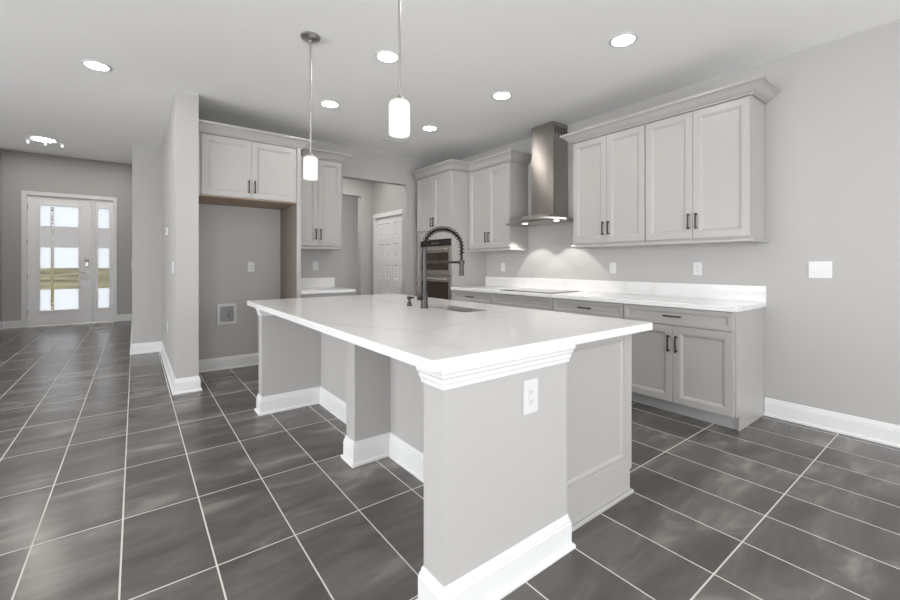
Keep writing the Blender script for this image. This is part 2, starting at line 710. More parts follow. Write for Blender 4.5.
# hall behind the opening
struct(MB().box(1.4, 1.52, 5.535, 8.3, 0, H).build('wall_hall_left', M_wall), 'hall side wall', 'wall')
m = MB()
m.box(3.2, 3.55, 6.8, 6.92, 0, H)
m.box(1.52, 3.2, 6.8, 6.92, OPZ, H)
struct(m.build('wall_hall', M_wall), 'hall wall with a further opening', 'wall')
struct(MB().box(1.4, 4.183, 8.28, 8.4, 0, H).build('wall_hall_back', M_wall), 'far wall seen through the hall opening', 'wall')
struct(MB().box(4.063, 4.183, 6.92, 8.28, 0, H).build('wall_hall_right', M_wall), 'right wall of the far hall', 'wall')
PY0, PY1, PZ = 5.60, 6.69, 2.045
m = MB()
m.box(3.43, 3.55, 5.535, PY0, 0, H)
m.box(3.43, 3.55, PY1, 6.8, 0, H)
m.box(3.43, 3.55, PY0, PY1, PZ, H)
struct(m.build('wall_pantry', M_wall), 'hall wall holding the white panelled doors', 'wall')

# baseboards
BASE = [(0, 0), (0.027, 0), (0.027, 0.012), (0.022, 0.019), (0.015, 0.021), (0.015, 0.104), (0.012, 0.108),
        (0.012, 0.118), (0.008, 0.123), (0.006, 0.136), (0.003, 0.142), (0, 0.142)]


def baseboard(name, paths, label):
    m = MB()
    for p in paths:
        m.sweep(BASE, p)
    return struct(m.build(name, M_trim), label, 'baseboard')


baseboard('baseboard_right', [[(WX, 1.112), (WX, -3.6)]], 'white stepped baseboard along the right wall')
baseboard('baseboard_back', [[(0.49, WB), (1.455, WB)]], 'white baseboard inside the fridge alcove')
baseboard('baseboard_partition', [[(-0.03, FY - 0.03), (-0.03, 7.06), (0.305, 7.06), (0.305, 4.645), (0.49, 4.645), (0.49, 4.73)]],
          'white baseboard wrapping the wall end and the jog')
baseboard('baseboard_foyer', [[(-2.0, 8.52), (-2.0, FY), (DX0, FY)], [(DX1, FY), (-0.03, FY)]], 'white baseboard beside the front door')
baseboard('baseboard_hall', [[(2.28, 5.535), (2.28, WB)], [(OPX1, WB), (OPX1, 5.535)]], 'white baseboard inside the hall opening')


# ------------------------------------------------------------------ front door with sidelight
def front_door():
    t = struct(thing('door_1', 'pale front door with banded privacy glass and matching sidelight', 'door', (0, FY, 0), 0))
    # frame (local y 0 = room face of the wall)
    f = MB()
    f.box(DX0, DX0 + 0.075, -0.02, 0.12, 0, DZ1, 0.004)
    f.box(DX1 - 0.06, DX1, -0.02, 0.12, 0, DZ1, 0.004)
    f.box(DX0 + 0.075, DX1 - 0.06, -0.02, 0.12, DZ1 - 0.075, DZ1, 0.004)
    f.box(-0.715, -0.672, -0.008, 0.11, 0.02, DZ1 - 0.075, 0.003)
    f.build('door_frame', M_trim, t)
    MB().box(DX0 + 0.075, DX1 - 0.06, 0.0, 0.12, 0, 0.02).build('threshold', M_nickel, t)

    def leaf(name, x0, x1, gx0, gx1, gz0, gz1):
        z0, z1 = 0.022, DZ1 - 0.078
        b = MB()
        b.box(x0, gx0, 0.03, 0.075, z0, z1)
        b.box(gx1, x1, 0.03, 0.075, z0, z1)
        b.box(gx0, gx1, 0.03, 0.075, z0, gz0)
        b.box(gx0, gx1, 0.03, 0.075, gz1, z1)
        s = b.build(name, M_door, t)
        g = MB()
        w = 0.028
        g.box(gx0 - w, gx0 + 0.006, 0.018, 0.032, gz0 - w, gz1 + w, 0.003)
        g.box(gx1 - 0.006, gx1 + w, 0.018, 0.032, gz0 - w, gz1 + w, 0.003)
        g.box(gx0, gx1, 0.018, 0.032, gz0 - w, gz0 + 0.006, 0.003)
        g.box(gx0, gx1, 0.018, 0.032, gz1 - 0.006, gz1 + w, 0.003)
        g.build('glass_bead', M_door, s)
        return s
    s = leaf('door_leaf', -1.664, -0.718, -1.494, -0.915, 0.30, 2.405)
    for a, b in ((-1.494, -1.335), (-1.292, -0.915)):
        MB().box(a, b, 0.048, 0.056, 0.30, 2.405).build('glass_pane', M_band, s)
    tag_part = MB().box(-1.335, -1.292, 0.046, 0.058, 0.30, 2.405).build('mosaic_strip', M_strip, s)
    tag_part['label'] = 'narrow clear mosaic glass strip'
    MB().box(-0.821, -0.763, 0.012, 0.03, 1.175, 1.34, 0.006).build('keypad_lock', M_nickel, s)
    MB().box(-0.814, -0.770, 0.009, 0.012, 1.265, 1.33, 0.001).build('keypad_screen', M_blackglass, s)
    h = MB()
    h.lathe([(0.03, 0.03), (0.03, 0.018), (0.012, 0.016), (0.012, -0.03)], (-0.792, 0, 1.06), 'y', 20)
    h.tube([(-0.792, -0.025, 1.06), (-0.83, -0.028, 1.06), (-0.91, -0.025, 1.06)], 0.009, 10)
    h.build('lever_handle', M_nickel, s, True)
    for z in (0.28, 0.98, 1.66, 2.35):
        MB().lathe([(0.010, -0.05), (0.010, 0.05)], (-1.667, 0.022, z), 'z', 10).build('hinge', M_nickel, s, True)
    s2 = leaf('sidelight', -0.668, -0.368, -0.623, -0.429, 0.30, 2.405)
    MB().box(-0.623, -0.429, 0.048, 0.056, 0.30, 2.405).build('glass_pane', M_band, s2)


front_door()


# ------------------------------------------------------------------ hall double doors
def panel_leaf(m, x0, x1, z0, z1):
    """ten moulded panels, two columns by five rows, on a slab facing -y"""
    w = (x1 - x0)
    st = 0.085
    pw = (w - 3 * st) / 2
    rows = [z1 - 0.10 - 0.24 - r * 0.36 for r in range(5)]
    for c in range(3):
        m.box(x0 + c * (pw + st), x0 + c * (pw + st) + st, 0.0, 0.035, z0, z1)
    edges = [z1] + [e for b in rows for e in (b + 0.24, b)] + [z0]
    for c in range(2):
        a = x0 + st + c * (pw + st)
        for top, bot in zip(edges[0::2], edges[1::2]):
            m.box(a, a + pw, 0.0, 0.035, bot, top)
        for b in rows:
            m.panel(a, a + pw, b, b + 0.24, 0.0, 0.034, [(0.003, 0.002), (0.016, 0.016), (0.024, 0.016), (0.042, 0.004)])


t = struct(thing('door_2', 'white double panelled door in the hall', 'door', (3.43, PY1, 0), -PI / 2))
W2 = PY1 - PY0
for k in range(2):
    m = MB()
    panel_leaf(m, 0.012 + k * (W2 / 2 - 0.01), W2 / 2 - 0.002 + k * (W2 / 2 - 0.010), 0.01, PZ - 0.012)
    m.build('door_leaf', M_trim, t, loc=(0, 0.02, 0))
m = MB()
m.box(-0.07, 0.004, -0.018, 0.0, 0, PZ + 0.07, 0.004)
m.box(-0.07 + 0.074, W2 - 0.004, -0.018, 0.0, PZ - 0.004, PZ + 0.07, 0.004)
m.box(W2 - 0.004, W2 + 0.06, -0.018, 0.0, 0, PZ + 0.07, 0.004)
m.box(0.0, 0.010, 0.0, 0.11, 0, PZ)
m.box(W2 - 0.010, W2, 0.0, 0.11, 0, PZ)
m.box(0.010, W2 - 0.010, 0.0, 0.11, PZ - 0.010, PZ)
m.build('door_casing', M_trim, t)

# ------------------------------------------------------------------ cabinets
DOOR_LOOPS = [(0.052, 0.0), (0.056, 0.004), (0.062, 0.004), (0.072, 0.011), (0.078, 0.0115)]
DRAWER_LOOPS = [(0.030, 0.0), (0.033, 0.004), (0.038, 0.004), (0.046, 0.010), (0.050, 0.0105)]


def pull(parent, x, z, vertical, mat, L=0.14, yf=-0.02):
    m = MB()
    r = 0.0055
    if vertical:
        m.box(x - r, x + r, yf - 0.034, yf - 0.024, z - L / 2, z + L / 2, 0.002)
        for s in (-1, 1):
            m.box(x - r, x + r, yf - 0.026, yf, z + s * (L / 2 - 0.012) - r, z + s * (L / 2 - 0.012) + r)
    else:
        m.box(x - L / 2, x + L / 2, yf - 0.034, yf - 0.024, z - r, z + r, 0.002)
        for s in (-1, 1):
            m.box(x + s * (L / 2 - 0.012) - r, x + s * (L / 2 - 0.012) + r, yf - 0.026, yf, z - r, z + r)
    return m.build('pull_handle', mat, parent)


def cab_door(parent, x0, x1, z0, z1, hx=None, hz=None, mat=None, name='door', loops=DOOR_LOOPS, pmat=None, horiz=False):
    d = MB().panel(x0, x1, z0, z1, -0.02, -0.0005, loops).build(name, mat or M_cab, parent)
    if hx is not None:
        pull(d, hx, hz, not horiz, pmat or M_pull, 0.135)
    return d


def base_unit(label, loc, rz, width, depth, group, drawer_pull=True, end_right=False, toe=True, top=0.878):
    """local frame: width along +x, face at y=0 looking to -y"""
    t = thing('base_cabinet', label, 'cabinet', loc, rz, group)
    b = MB()
    b.box(0, width, 0, depth, 0.11, top)
    b.build('body', M_cab, t)
    MB().box(0.0, width - (0.018 if end_right else 0), 0.075, 0.093, 0, 0.11).build('toe_kick', M_toe, t)
    if end_right:
        m = MB()
        m.prism([(0.0, 0.11), (0.0, top), (depth, top), (depth, 0), (0.06, 0), (0.06, 0.11)], 'x', width, width + 0.012)
        m.box(width - 0.018, width, 0.075, depth, 0, 0.11)
        e = m.build('end_panel', M_cab, t)
        MB().box(width + 0.012, width + 0.018, depth - 0.02, depth, 0, top).build('scribe_strip', M_cab, e)
    g = 0.003
    cab_door(t, g, width / 2 - g / 2, 0.112, 0.726, width / 2 - 0.03, 0.585)
    cab_door(t, width / 2 + g / 2, width - g, 0.112, 0.726, width / 2 + 0.03, 0.585)
    d = cab_door(t, g, width - g, 0.734, 0.872, None, None, None, 'drawer', DRAWER_LOOPS)
    if drawer_pull:
        pull(d, width / 2, 0.805, False, M_pull, 0.135)
    return t


RZ = -PI / 2
FX = 3.45     # face frames of the base run
G = 'base cabinets under the long white counter'
base_unit('grey base cabinet at the near end, with visible side panel and two doors', (FX, 1.96, 0), RZ, 0.845, WX - FX - 0.002, G, True, True)
base_unit('grey base cabinet second from the near end, drawer with dark pull', (FX, 2.735, 0), RZ, 0.773, WX - FX - 0.002, G)
base_unit('grey base cabinet beneath the cooktop, false front without a pull', (FX, 3.662, 0), RZ, 0.925, WX - FX - 0.002, G, False)
base_unit('grey base cabinet tucked against the oven tower', (FX, 4.433, 0), RZ, 0.769, WX - FX - 0.002, G)

# long counter with backsplash
o = MB().ring_slab(rrect(3.402, WX - 0.002, 1.088, 4.434, 0.004, 2), None, 0.8785, 0.914).build('countertop', M_quartz)
tag(o, 'long white quartz worktop with upstand along the right wall', 'countertop')
MB().box(WX - 0.022, WX - 0.001, 1.088, 4.434, 0.9142, 1.045, 0.002).build('backsplash', M_quartz, o)

# cooktop
o = MB().box(3.475, 3.985, 2.80, 3.555, 0.9145, 0.921, 0.002).build('cooktop', M_blackglass)
tag(o, 'flat black glass cooktop set in the white counter under the hood', 'cooktop')


def upper_unit(label, loc, rz, width, depth, z0, z1, group, bodyz0=None, rail=True, mat=None, hz=0.155, end_right=False, end_left=False, pmat=None):
    t = thing('wall_cabinet', label, 'cabinet', loc, rz, group)
    MB().box(0, width, 0, depth, z0, z1).build('body', M_cab, t)
    g = 0.003
    cab_door(t, g, width / 2 - g / 2, z0 + 0.012, z1 - 0.012, width / 2 - 0.03, z0 + hz, pmat=pmat)
    cab_door(t, width / 2 + g / 2, width - g, z0 + 0.012, z1 - 0.012, width / 2 + 0.03, z0 + hz, pmat=pmat)
    if rail:
        RP = [(0, z0 - 0.03), (0.018, z0 - 0.03), (0.022, z0 - 0.024), (0.022, z0 - 0.012), (0.012, z0 - 0.004), (0.010, z0 - 0.0005), (0, z0 - 0.0005)]
        path = [(0, 0), (width, 0)]
        if end_right:
            path = path + [(width, depth)]
        if end_left:
            path = [(0, depth)] + path
        MB().sweep(RP, path).build('light_rail', M_cab, t)
    return t


UX = 3.742
UD = WX - UX - 0.002
G = 'wall cabinets hung on the right wall'
u = upper_unit('grey two-door wall cabinet nearest the viewer on the right wall', (UX, 1.914, 0), RZ, 0.814, UD, 1.427, 2.515, G, end_right=True)
MB().box(0.814, 0.820, UD - 0.02, UD, 1.427, 2.515).build('scribe_strip', M_cab, u)
upper_unit('grey two-door wall cabinet just right of the range hood', (UX, 2.697, 0), RZ, 0.781, UD, 1.427, 2.515, G, end_left=True)
upper_unit('grey two-door wall cabinet between oven tower and range hood', (UX, 4.432, 0), RZ, 0.796, UD, 1.427, 2.515, G, end_right=True)

CROWN = [(0.0, 2.516), (0.022, 2.516), (0.022, 2.526), (0.034, 2.531), (0.052, 2.545), (0.078, 2.572), (0.098, 2.584),
         (0.106, 2.586), (0.106, 2.604), (0.0, 2.604)]


def crown(paths, label, dz=0.0, lift=0.0):
    m = MB()
    prof = [(o, z + lift + (dz if z > 2.54 else 0.0)) for o, z in CROWN]
    for p in paths:
        m.sweep(prof, p)
    return tag(m.build('crown_moulding', M_cab), label, 'moulding', 'crown mouldings on top of the wall cabinets')


crown([[(WX - 0.002, 2.697), (UX, 2.697), (UX, 1.10), (WX - 0.002, 1.10)]], 'grey crown moulding over the four doors at right')
TX = 3.448
crown([[(TX, 5.33), (TX, 4.437), (UX, 4.437), (UX, 3.636), (WX - 0.002, 3.636)]],
      'grey crown moulding stepping from oven tower to the cabinet beside it', 0.022)


# ------------------------------------------------------------------ oven tower
def oven_tower():
    y0, y1 = 4.437, 5.33
    W = y1 - y0
    D = WX - TX - 0.002
    t = thing('oven_tower', 'tall grey cabinet holding two stacked built-in ovens in the corner', 'cabinet', (TX, y1, 0), RZ)
    OX0, OX1 = 0.115, 0.855
    m = MB()
    m.box(0, OX0, 0, D, 0.11, 2.515)
    m.box(OX1, W, 0, D, 0.0, 2.515)
    m.box(OX0, OX1, 0, D, 1.58, 2.515)
    m.box(OX0, OX1, 0, D, 0.11, 0.42)
    m.box(OX0, OX1, D - 0.02, D, 0.42, 1.58)
    m.build('body', M_cab, t)
    MB().box(0, OX1, 0.075, 0.093, 0, 0.11).build('toe_kick', M_toe, t)
    cab_door(t, 0.02, W / 2 - 0.001, 1.715, 2.503, W / 2 - 0.03, 1.83)
    cab_door(t, W / 2 + 0.001, W - 0.02, 1.715, 2.503, W / 2 + 0.03, 1.83)
    d = cab_door(t, 0.02, W - 0.02, 0.125, 0.40, None, None, None, 'drawer', DOOR_LOOPS)
    pull(d, W / 2, 0.27, False, M_pull, 0.135)

    def oven(label, z0, z1, panel_h):
        o = thing('wall_oven', label, 'oven', (TX, y1, 0), RZ, 'built-in ovens in the tall cabinet')
        a, b = OX0 + 0.004, OX1 - 0.004
        MB().box(a, b, 0.0, 0.50, z0, z1).build('oven_body', M_dark, o)
        zt = z1
        if panel_h:
            MB().box(a, b, -0.022, -0.0005, z1 - panel_h, z1, 0.002).build('control_panel', M_blackglass, o)
            for q in range(4):
                MB().box(a + 0.30 + q * 0.05, a + 0.325 + q * 0.05, -0.0235, -0.022, z1 - panel_h * 0.6, z1 - panel_h * 0.4).build('button', M_nickel, o)
            zt = z1 - panel_h - 0.004
        dd = MB()
        wz0, wz1 = z0 + 0.07, zt - 0.088
        dd.box(a, b, -0.024, -0.0005, z0, wz0)
        dd.box(a, b, -0.024, -0.0005, wz1, zt)
        dd.box(a, a + 0.035, -0.024, -0.0005, wz0, wz1)
        dd.box(b - 0.035, b, -0.024, -0.0005, wz0, wz1)
        door = dd.build('oven_door', M_steel, o)
        MB().box(a + 0.035, b - 0.035, -0.021, -0.002, wz0, wz1).build('oven_window', M_ovenglass, door)
        h = MB()
        hz = zt - 0.05
        h.tube([(a + 0.05, -0.065, hz), (b - 0.05, -0.065, hz)], 0.011, 12)
        for x in (a + 0.08, b - 0.08):
            h.tube([(x, -0.0245, hz), (x, -0.065, hz)], 0.009, 10)
        h.build('handle', M_steel, door, True)
        return o
    oven('upper built-in oven with black control panel above its steel door', 1.07, 1.562, 0.08)
    oven('lower built-in oven with steel handle and dark window', 0.425, 1.063, 0)


oven_tower()


# ------------------------------------------------------------------ range hood
def hood():
    t = thing('range_hood', 'stainless chimney range hood with arched canopy over the cooktop', 'range hood', (WX - 0.001, 3.18, 0), RZ)
    # local x: along wall (to the viewer), y: 0 at wall, negative into the room
    m = MB()
    m.box(-0.165, 0.165, -0.268, 0.0, 1.79, 2.50)
    m.build('lower_chimney', M_chimney, t)
    m = MB()
    m.box(-0.162, 0.162, -0.265, 0.0, 2.50, H - 0.002)
    c = m.build('upper_chimney', M_chimney, t)
    g = MB()
    for k in range(8):
        y = -0.235 + k * 0.028
        g.box(0.1615, 0.1635, y, y + 0.015, 2.735, 2.82)
    g.build('vent_slots', M_dark, c)
    # arched, bow-fronted canopy
    bm = MB()
    n = 24
    rows = []
    for i in range(n + 1):
        s = -1 + 2 * i / n
        x = 0.455 * s
        z = 1.755 - 0.036 * s * s
        yf = -0.51 + 0.09 * s * s
        rows.append([bm.bm.verts.new(p) for p in ((x, 0.0, z), (x, yf, z), (x, yf, z - 0.020), (x, 0.0, z - 0.020))])
    for A, B in zip(rows, rows[1:]):
        for k in range(4):
            bm.bm.faces.new((A[k], A[(k + 1) % 4], B[(k + 1) % 4], B[k]))
    bm.bm.faces.new(rows[0])
    bm.bm.faces.new(rows[-1][::-1])
    bm.build('canopy', M_steel, t, True)
    b = MB()
    b.prism([(-0.30, 1.715), (-0.17, 1.79), (0.17, 1.79), (0.30, 1.715)], 'y', -0.40, 0.0)
    b.build('filter_housing', M_steel, t)
    for s in (-1, 1):
        l = MB().lathe([(0.03, 1.714), (0.03, 1.7105), (0.0, 1.7105)], (0.235 * s, -0.30, 0), 'z', 20).build('hood_lamp', M_led, t, True)
        ld = bpy.data.lights.new('hood_spot', 'SPOT')
        ld.energy = 12
        ld.spot_size = math.radians(95)
        ld.spot_blend = 0.15
        ld.shadow_soft_size = 0.02
        ld.color = (1, 0.96, 0.91)
        lo = bpy.data.objects.new('hood_spot', ld)
        COL.objects.link(lo)
        lo.parent = t
        lo.location = (0.235 * s, -0.30, 1.70)


hood()


# ------------------------------------------------------------------ fridge surround and the cabinet beside it
EY = 4.77   # face frames
SX0, SX1 = 1.457, 1.50
t = thing('fridge_surround', 'grey tall surround with two short doors over the empty fridge alcove', 'cabinet', (0, 0, 0), 0)
MB().box(0.515, SX0, EY, WB - 0.002, 1.925, 2.535).build('body', M_cab, t)
MB().box(0.516, SX0 - 0.001, EY + 0.01, WB - 0.003, 1.908, 1.9245).build('underside', M_ply, t)['label'] = 'raw brown plywood underside'
MB().box(0.492, 0.515, EY - 0.005, EY + 0.02, 1.908, 2.535).build('filler_strip', M_cab, t)
sp = MB().box(SX0, SX1, EY - 0.02, WB - 0.002, 0, 2.535).build('side_panel', M_cab, t)
MB().box(SX0 - 0.004, SX0 - 0.0005, EY + 0.0, WB - 0.003, 0.0, 1.907).build('inner_face', M_taupe, sp)['label'] = 'brown inner face of the side panel'
xm = 0.985
for x0, x1, hx in ((0.528, xm - 0.001, xm - 0.03), (xm + 0.001, SX0 - 0.006, xm + 0.03)):
    d = MB().panel(x0, x1, 1.92, 2.522, EY - 0.02, EY - 0.0005, DOOR_LOOPS).build('door', M_cab, t)
    pull(d, hx, 2.04, True, M_pull, 0.135, EY - 0.02)
crown([[(0.493, EY), (SX1, EY), (SX1, 5.05)]], 'grey crown moulding over the fridge alcove doors', 0.01, 0.02)

C3Y = 5.085
u = upper_unit('tall grey two-door wall cabinet right of the fridge alcove', (SX1 + 0.001, C3Y, 0), 0, 0.615, WB - C3Y - 0.002, 1.44, 2.535,
               'wall cabinets beside the hall opening', end_right=True)
crown([[(SX1 + 0.108, C3Y), (2.116, C3Y), (2.116, WB - 0.002)]], 'short grey crown moulding over the narrow cabinet by the hall opening', 0.01, 0.02)
base_unit('grey base cabinet with small counter right of the fridge alcove', (SX1 + 0.001, 4.805, 0), 0, 0.64, WB - 4.805 - 0.002,
          'base cabinet by the hall opening', True, True)
o = MB().ring_slab(rrect(SX1 + 0.001, 2.176, 4.762, WB - 0.001, 0.004, 2), None, 0.8785, 0.914).build('countertop', M_quartz)
tag(o, 'small white quartz worktop right of the fridge alcove', 'countertop')
MB().box(SX1 + 0.002, 2.157, WB - 0.022, WB - 0.001, 0.9142, 1.045, 0.002).build('backsplash', M_quartz, o)


# ------------------------------------------------------------------ island
IB = 1.305
t = thing('kitchen_island', 'greige half-wall base of the island with white mouldings and two knee recesses', 'island', (0.82, 1.105, 0), 0)


def off(o):
    o.location = (-0.82, -1.105, 0)
    return o


WALLS = [(0.82, 1.105), (1.48, 1.105), (1.48, 3.703), (0.82, 3.703), (0.82, 3.588), (IB, 3.588), (IB, 2.46), (1.06, 2.46), (1.06, 2.338),
         (IB, 2.338), (IB, 1.226), (0.82, 1.226)]
m = MB()
m.box(0.82, 1.48, 1.105, 1.226, 0, 0.877)
m.box(IB, 1.48, 1.226, 3.588, 0, 0.877)
m.box(1.06, IB, 2.338, 2.46, 0, 0.877)
m.box(0.82, 1.48, 3.588, 3.703, 0, 0.877)
off(m.build('half_wall', M_wall, t))
m = MB()
m.sweep(BASE, [(1.48, 3.703), (0.82, 3.703), (0.82, 3.588), (IB, 3.588), (IB, 2.46), (1.06, 2.46), (1.06, 2.338),
               (IB, 2.338), (IB, 1.226), (0.82, 1.226), (0.82, 1.105), (1.48, 1.105), (1.48, 1.1645)][::-1][::-1])
off(m.build('baseboard', M_trim, t))
TRIM = [(0, 0.801), (0.007, 0.801), (0.009, 0.818), (0.013, 0.822), (0.013, 0.836), (0.019, 0.843), (0.021, 0.855), (0.026, 0.860), (0.026, 0.877), (0, 0.877)]
off(MB().sweep(TRIM, [(IB, 1.226), (0.82, 1.226), (0.82, 1.105), (1.48, 1.105), (1.48, 1.1645)]).build('counter_trim', M_trim, t))
off(MB().sweep(TRIM, [(1.48, 3.703), (0.82, 3.703), (0.82, 3.588), (IB, 3.588)]).build('counter_trim', M_trim, t))

# island cabinet
CX0, CX1, CY0, CY1 = 1.482, 2.105, 1.165, 3.70
t = thing('island_cabinet', 'pale grey island cabinet block with framed end panel facing the viewer', 'cabinet', (CX0, CY0, 0), 0)


def offc(o):
    o.location = (-CX0, -CY0, 0)
    return o


m = MB()
m.box(CX0, CX0 + 0.018, CY0 + 0.03, CY1 - 0.02, 0.11, 0.877)
m.box(CX0, CX1, CY0 + 0.02, CY0 + 0.038, 0, 0.877)
m.box(CX0, CX1, CY1 - 0.02, CY1, 0, 0.877)
m.box(CX0 + 0.018, CX1, CY0 + 0.038, CY1 - 0.02, 0.11, 0.13)
m.box(CX1 - 0.018, CX1, CY0 + 0.038, CY1 - 0.02, 0.13, 0.15)
m.box(CX1 - 0.018, CX1, CY0 + 0.038, CY1 - 0.02, 0.84, 0.877)
offc(m.build('body', M_cab, t))
m = MB()
# framed end panel: wide bottom rail, narrow right stile
m.box(CX0, CX1, CY0 + 0.012, CY0 + 0.02, 0, 0.877)
m.box(CX0, CX1, CY0, CY0 + 0.012, 0, 0.20)
m.box(CX0, CX1, CY0, CY0 + 0.012, 0.835, 0.877)
m.box(CX1 - 0.055, CX1, CY0, CY0 + 0.012, 0.20, 0.835)
m.box(CX0, CX0 + 0.03, CY0, CY0 + 0.012, 0.20, 0.835)
e = offc(m.build('end_panel', M_cab, t))
m = MB()
m.panel(CX0 + 0.03, CX1 - 0.055, 0.20, 0.835, CY0 + 0.0005, CY0 + 0.0115, [(0.004, 0.004), (0.012, 0.004), (0.024, 0.0095), (0.03, 0.0097)])
m.build('panel_moulding', M_cab, e)
m = MB()
m.sweep([(0, 0), (0.014, 0), (0.014, 0.010), (0.009, 0.018), (0, 0.019)], [(CX0 + 0.028, CY0), (CX1 + 0.003, CY0), (CX1 + 0.003, CY0 + 0.04)])
offc(m.build('shoe_moulding', M_cab, t))
offc(MB().box(CX1 - 0.075, CX1 - 0.06, CY0 + 0.04, CY1 - 0.02, 0, 0.11).build('toe_kick', M_toe, t))
n = 6
wd = (CY1 - CY0) / n
for k in range(n):
    y0, y1 = CY0 + k * wd + 0.001, CY0 + (k + 1) * wd - 0.001
    d = MB().panel(y0, y1, 0.125, 0.868, -(CX1 + 0.02), -(CX1 + 0.0005), DOOR_LOOPS)
    for v in d.bm.verts:
        x, y, z = v.co
        v.co = (-y, x, z)
    d = offc(d.build('door', M_cab, t))
    hy = y1 - 0.03 if k % 2 == 0 else y0 + 0.03
    hm = MB()
    hm.box(CX1 + 0.044, CX1 + 0.054, hy - 0.0055, hy + 0.0055, 0.66, 0.79, 0.002)
    for z in (0.672, 0.778):
        hm.box(CX1 + 0.02, CX1 + 0.046, hy - 0.0055, hy + 0.0055, z - 0.005, z + 0.005)
    hm.build('pull_handle', M_pull, d)

# island worktop with sink cut-out
SX = (1.667, 1.885, 2.02, 2.50)
o = MB().ring_slab(rrect(0.748, 2.172, 1.068, 3.808, 0.022, 5), rrect(SX[0], SX[1], SX[2], SX[3], 0.04, 5), 0.8785, 0.914, 0.003).build('island_countertop', M_quartz)
tag(o, 'large white quartz island worktop with faint grey veins and sink cut-out', 'countertop')

# sink basin
m = MB()
L = []
for ins, z in ((0.0018, 0.9128), (0.0025, 0.868), (0.006, 0.72), (0.018, 0.70), (0.03, 0.697)):
    pts = rrect(SX[0] + ins, SX[1] - ins, SX[2] + ins, SX[3] - ins, 0.04 + (0.01 if ins < 0 else 0), 5)
    L.append([m.bm.verts.new((p[0], p[1], z)) for p in pts])
for A, B in zip(L, L[1:]):
    for k in range(len(A)):
        m.bm.faces.new((A[k], A[(k + 1) % len(A)], B[(k + 1) % len(A)], B[k]))
m.bm.faces.new(L[-1])
sk = m.build('sink', M_sink, None, True)
sol = sk.modifiers.new('thickness', 'SOLIDIFY')
sol.thickness = 0.0015
sol.offset = 0
tag(sk, 'small stainless sink sunk into the island worktop beside the faucet', 'sink')
MB().lathe([(0.04, 0.699), (0.04, 0.702), (0.025, 0.7025), (0.0, 0.7)], ((SX[0] + SX[1]) / 2, (SX[2] + SX[3]) / 2, 0), 'z', 24).build('drain', M_nickel, sk, True)


# faucet
def faucet():
    fx, fy = 1.612, 2.40
    t = thing('faucet', 'gunmetal pull-down faucet with black spring coil on the island', 'faucet', (fx, fy, 0.914), 0)
    R = 0.335
    MB().lathe([(0.029, 0.0002), (0.029, 0.006), (0.024, 0.009), (0.024, 0.108), (0.0225, 0.112), (0.0, 0.112)], (0, 0, 0), 'z', 28).build('base_body', M_gun, t, True)
    MB().lathe([(0.0145, 0.112), (0.0145, 0.400), (0.0165, 0.402), (0.0165, 0.42), (0.010, 0.424), (0, 0.424)], (0, 0, 0), 'z', 24).build('column', M_gun, t, True)
    m = MB()
    m.tube([(0.012, 0, 0.322), (R - 0.018, 0, 0.322)], 0.009, 14)
    m.lathe([(0.0225, 0.305), (0.0225, 0.338), (0.0185, 0.338), (0.0185, 0.305)], (R, 0, 0), 'z', 20)
    m.build('support_arm', M_gun, t, True)
    # hose path: up from the column, over an arc and down to the spray head
    path = []
    for k in range(49):
        a = PI - PI * k / 48
        path.append(Vector((R / 2 + (R / 2) * math.cos(a), 0, 0.43 + 0.132 * math.sin(a))))
    path += [Vector((R, 0, 0.43 - 0.01 * k)) for k in range(1, 6)]
    m = MB()
    m.tube(path, 0.0088, 10)
    m.tube([(R, 0, 0.38), (R, 0, 0.325)], [0.0075, 0.012], 12)
    hose = m.build('hose', M_black, t, True)
    # coil
    lens = [0]
    for a, b in zip(path, path[1:]):
        lens.append(lens[-1] + (b - a).length)
    tot = lens[-1]
    turns = 21
    pts = []
    N = turns * 12
    j = 0
    for i in range(N + 1):
        s = tot * i / N
        while j < len(lens) - 2 and lens[j + 1] < s:
            j += 1
        f = (s - lens[j]) / max(1e-9, lens[j + 1] - lens[j])
        p = path[j].lerp(path[j + 1], f)
        tg = (path[j + 1] - path[j]).normalized()
        nn = Vector((0, 1, 0))
        bb = tg.cross(nn)
        a = 2 * PI * turns * i / N
        pts.append(p + (nn * math.cos(a) + bb * math.sin(a)) * 0.0195)
    MB().tube(pts, 0.0029, 6).build('spring_coil', M_black, t, True)
    MB().lathe([(0.012, 0.325), (0.0145, 0.318), (0.0165, 0.29), (0.0185, 0.225), (0.016, 0.222), (0.0, 0.222)], (R, 0, 0), 'z', 20).build('spray_head', M_gun, t, True)
    m = MB()
    m.lathe([(0.016, -0.02), (0.016, -0.052), (0.012, -0.056), (0, -0.056)], (0, 0, 0.072), 'x', 18)
    m.tube([(-0.045, 0, 0.08), (-0.058, 0.01, 0.13), (-0.066, 0.014, 0.185)], [0.0095, 0.008, 0.008], 10)
    m.build('lever', M_gun, t, True)


faucet()
t = thing('soap_dispenser', 'small dark soap dispenser beside the island faucet', 'soap dispenser', (1.612, 2.60, 0.914), 0)
MB().lathe([(0.022, 0.0002), (0.022, 0.005), (0.015, 0.008), (0.015, 0.03), (0.009, 0.033), (0.009, 0.05)], (0, 0, 0), 'z', 20).build('base', M_gun, t, True)
m = MB().lathe([(0.016, 0.05), (0.018, 0.053), (0.018, 0.066), (0.015, 0.07), (0, 0.07)], (0, 0, 0), 'z', 20)
m.tube([(0.01, 0, 0.06), (0.034, 0, 0.06), (0.042, 0, 0.055)], 0.006, 10)
m.build('pump_head', M_gun, t, True)

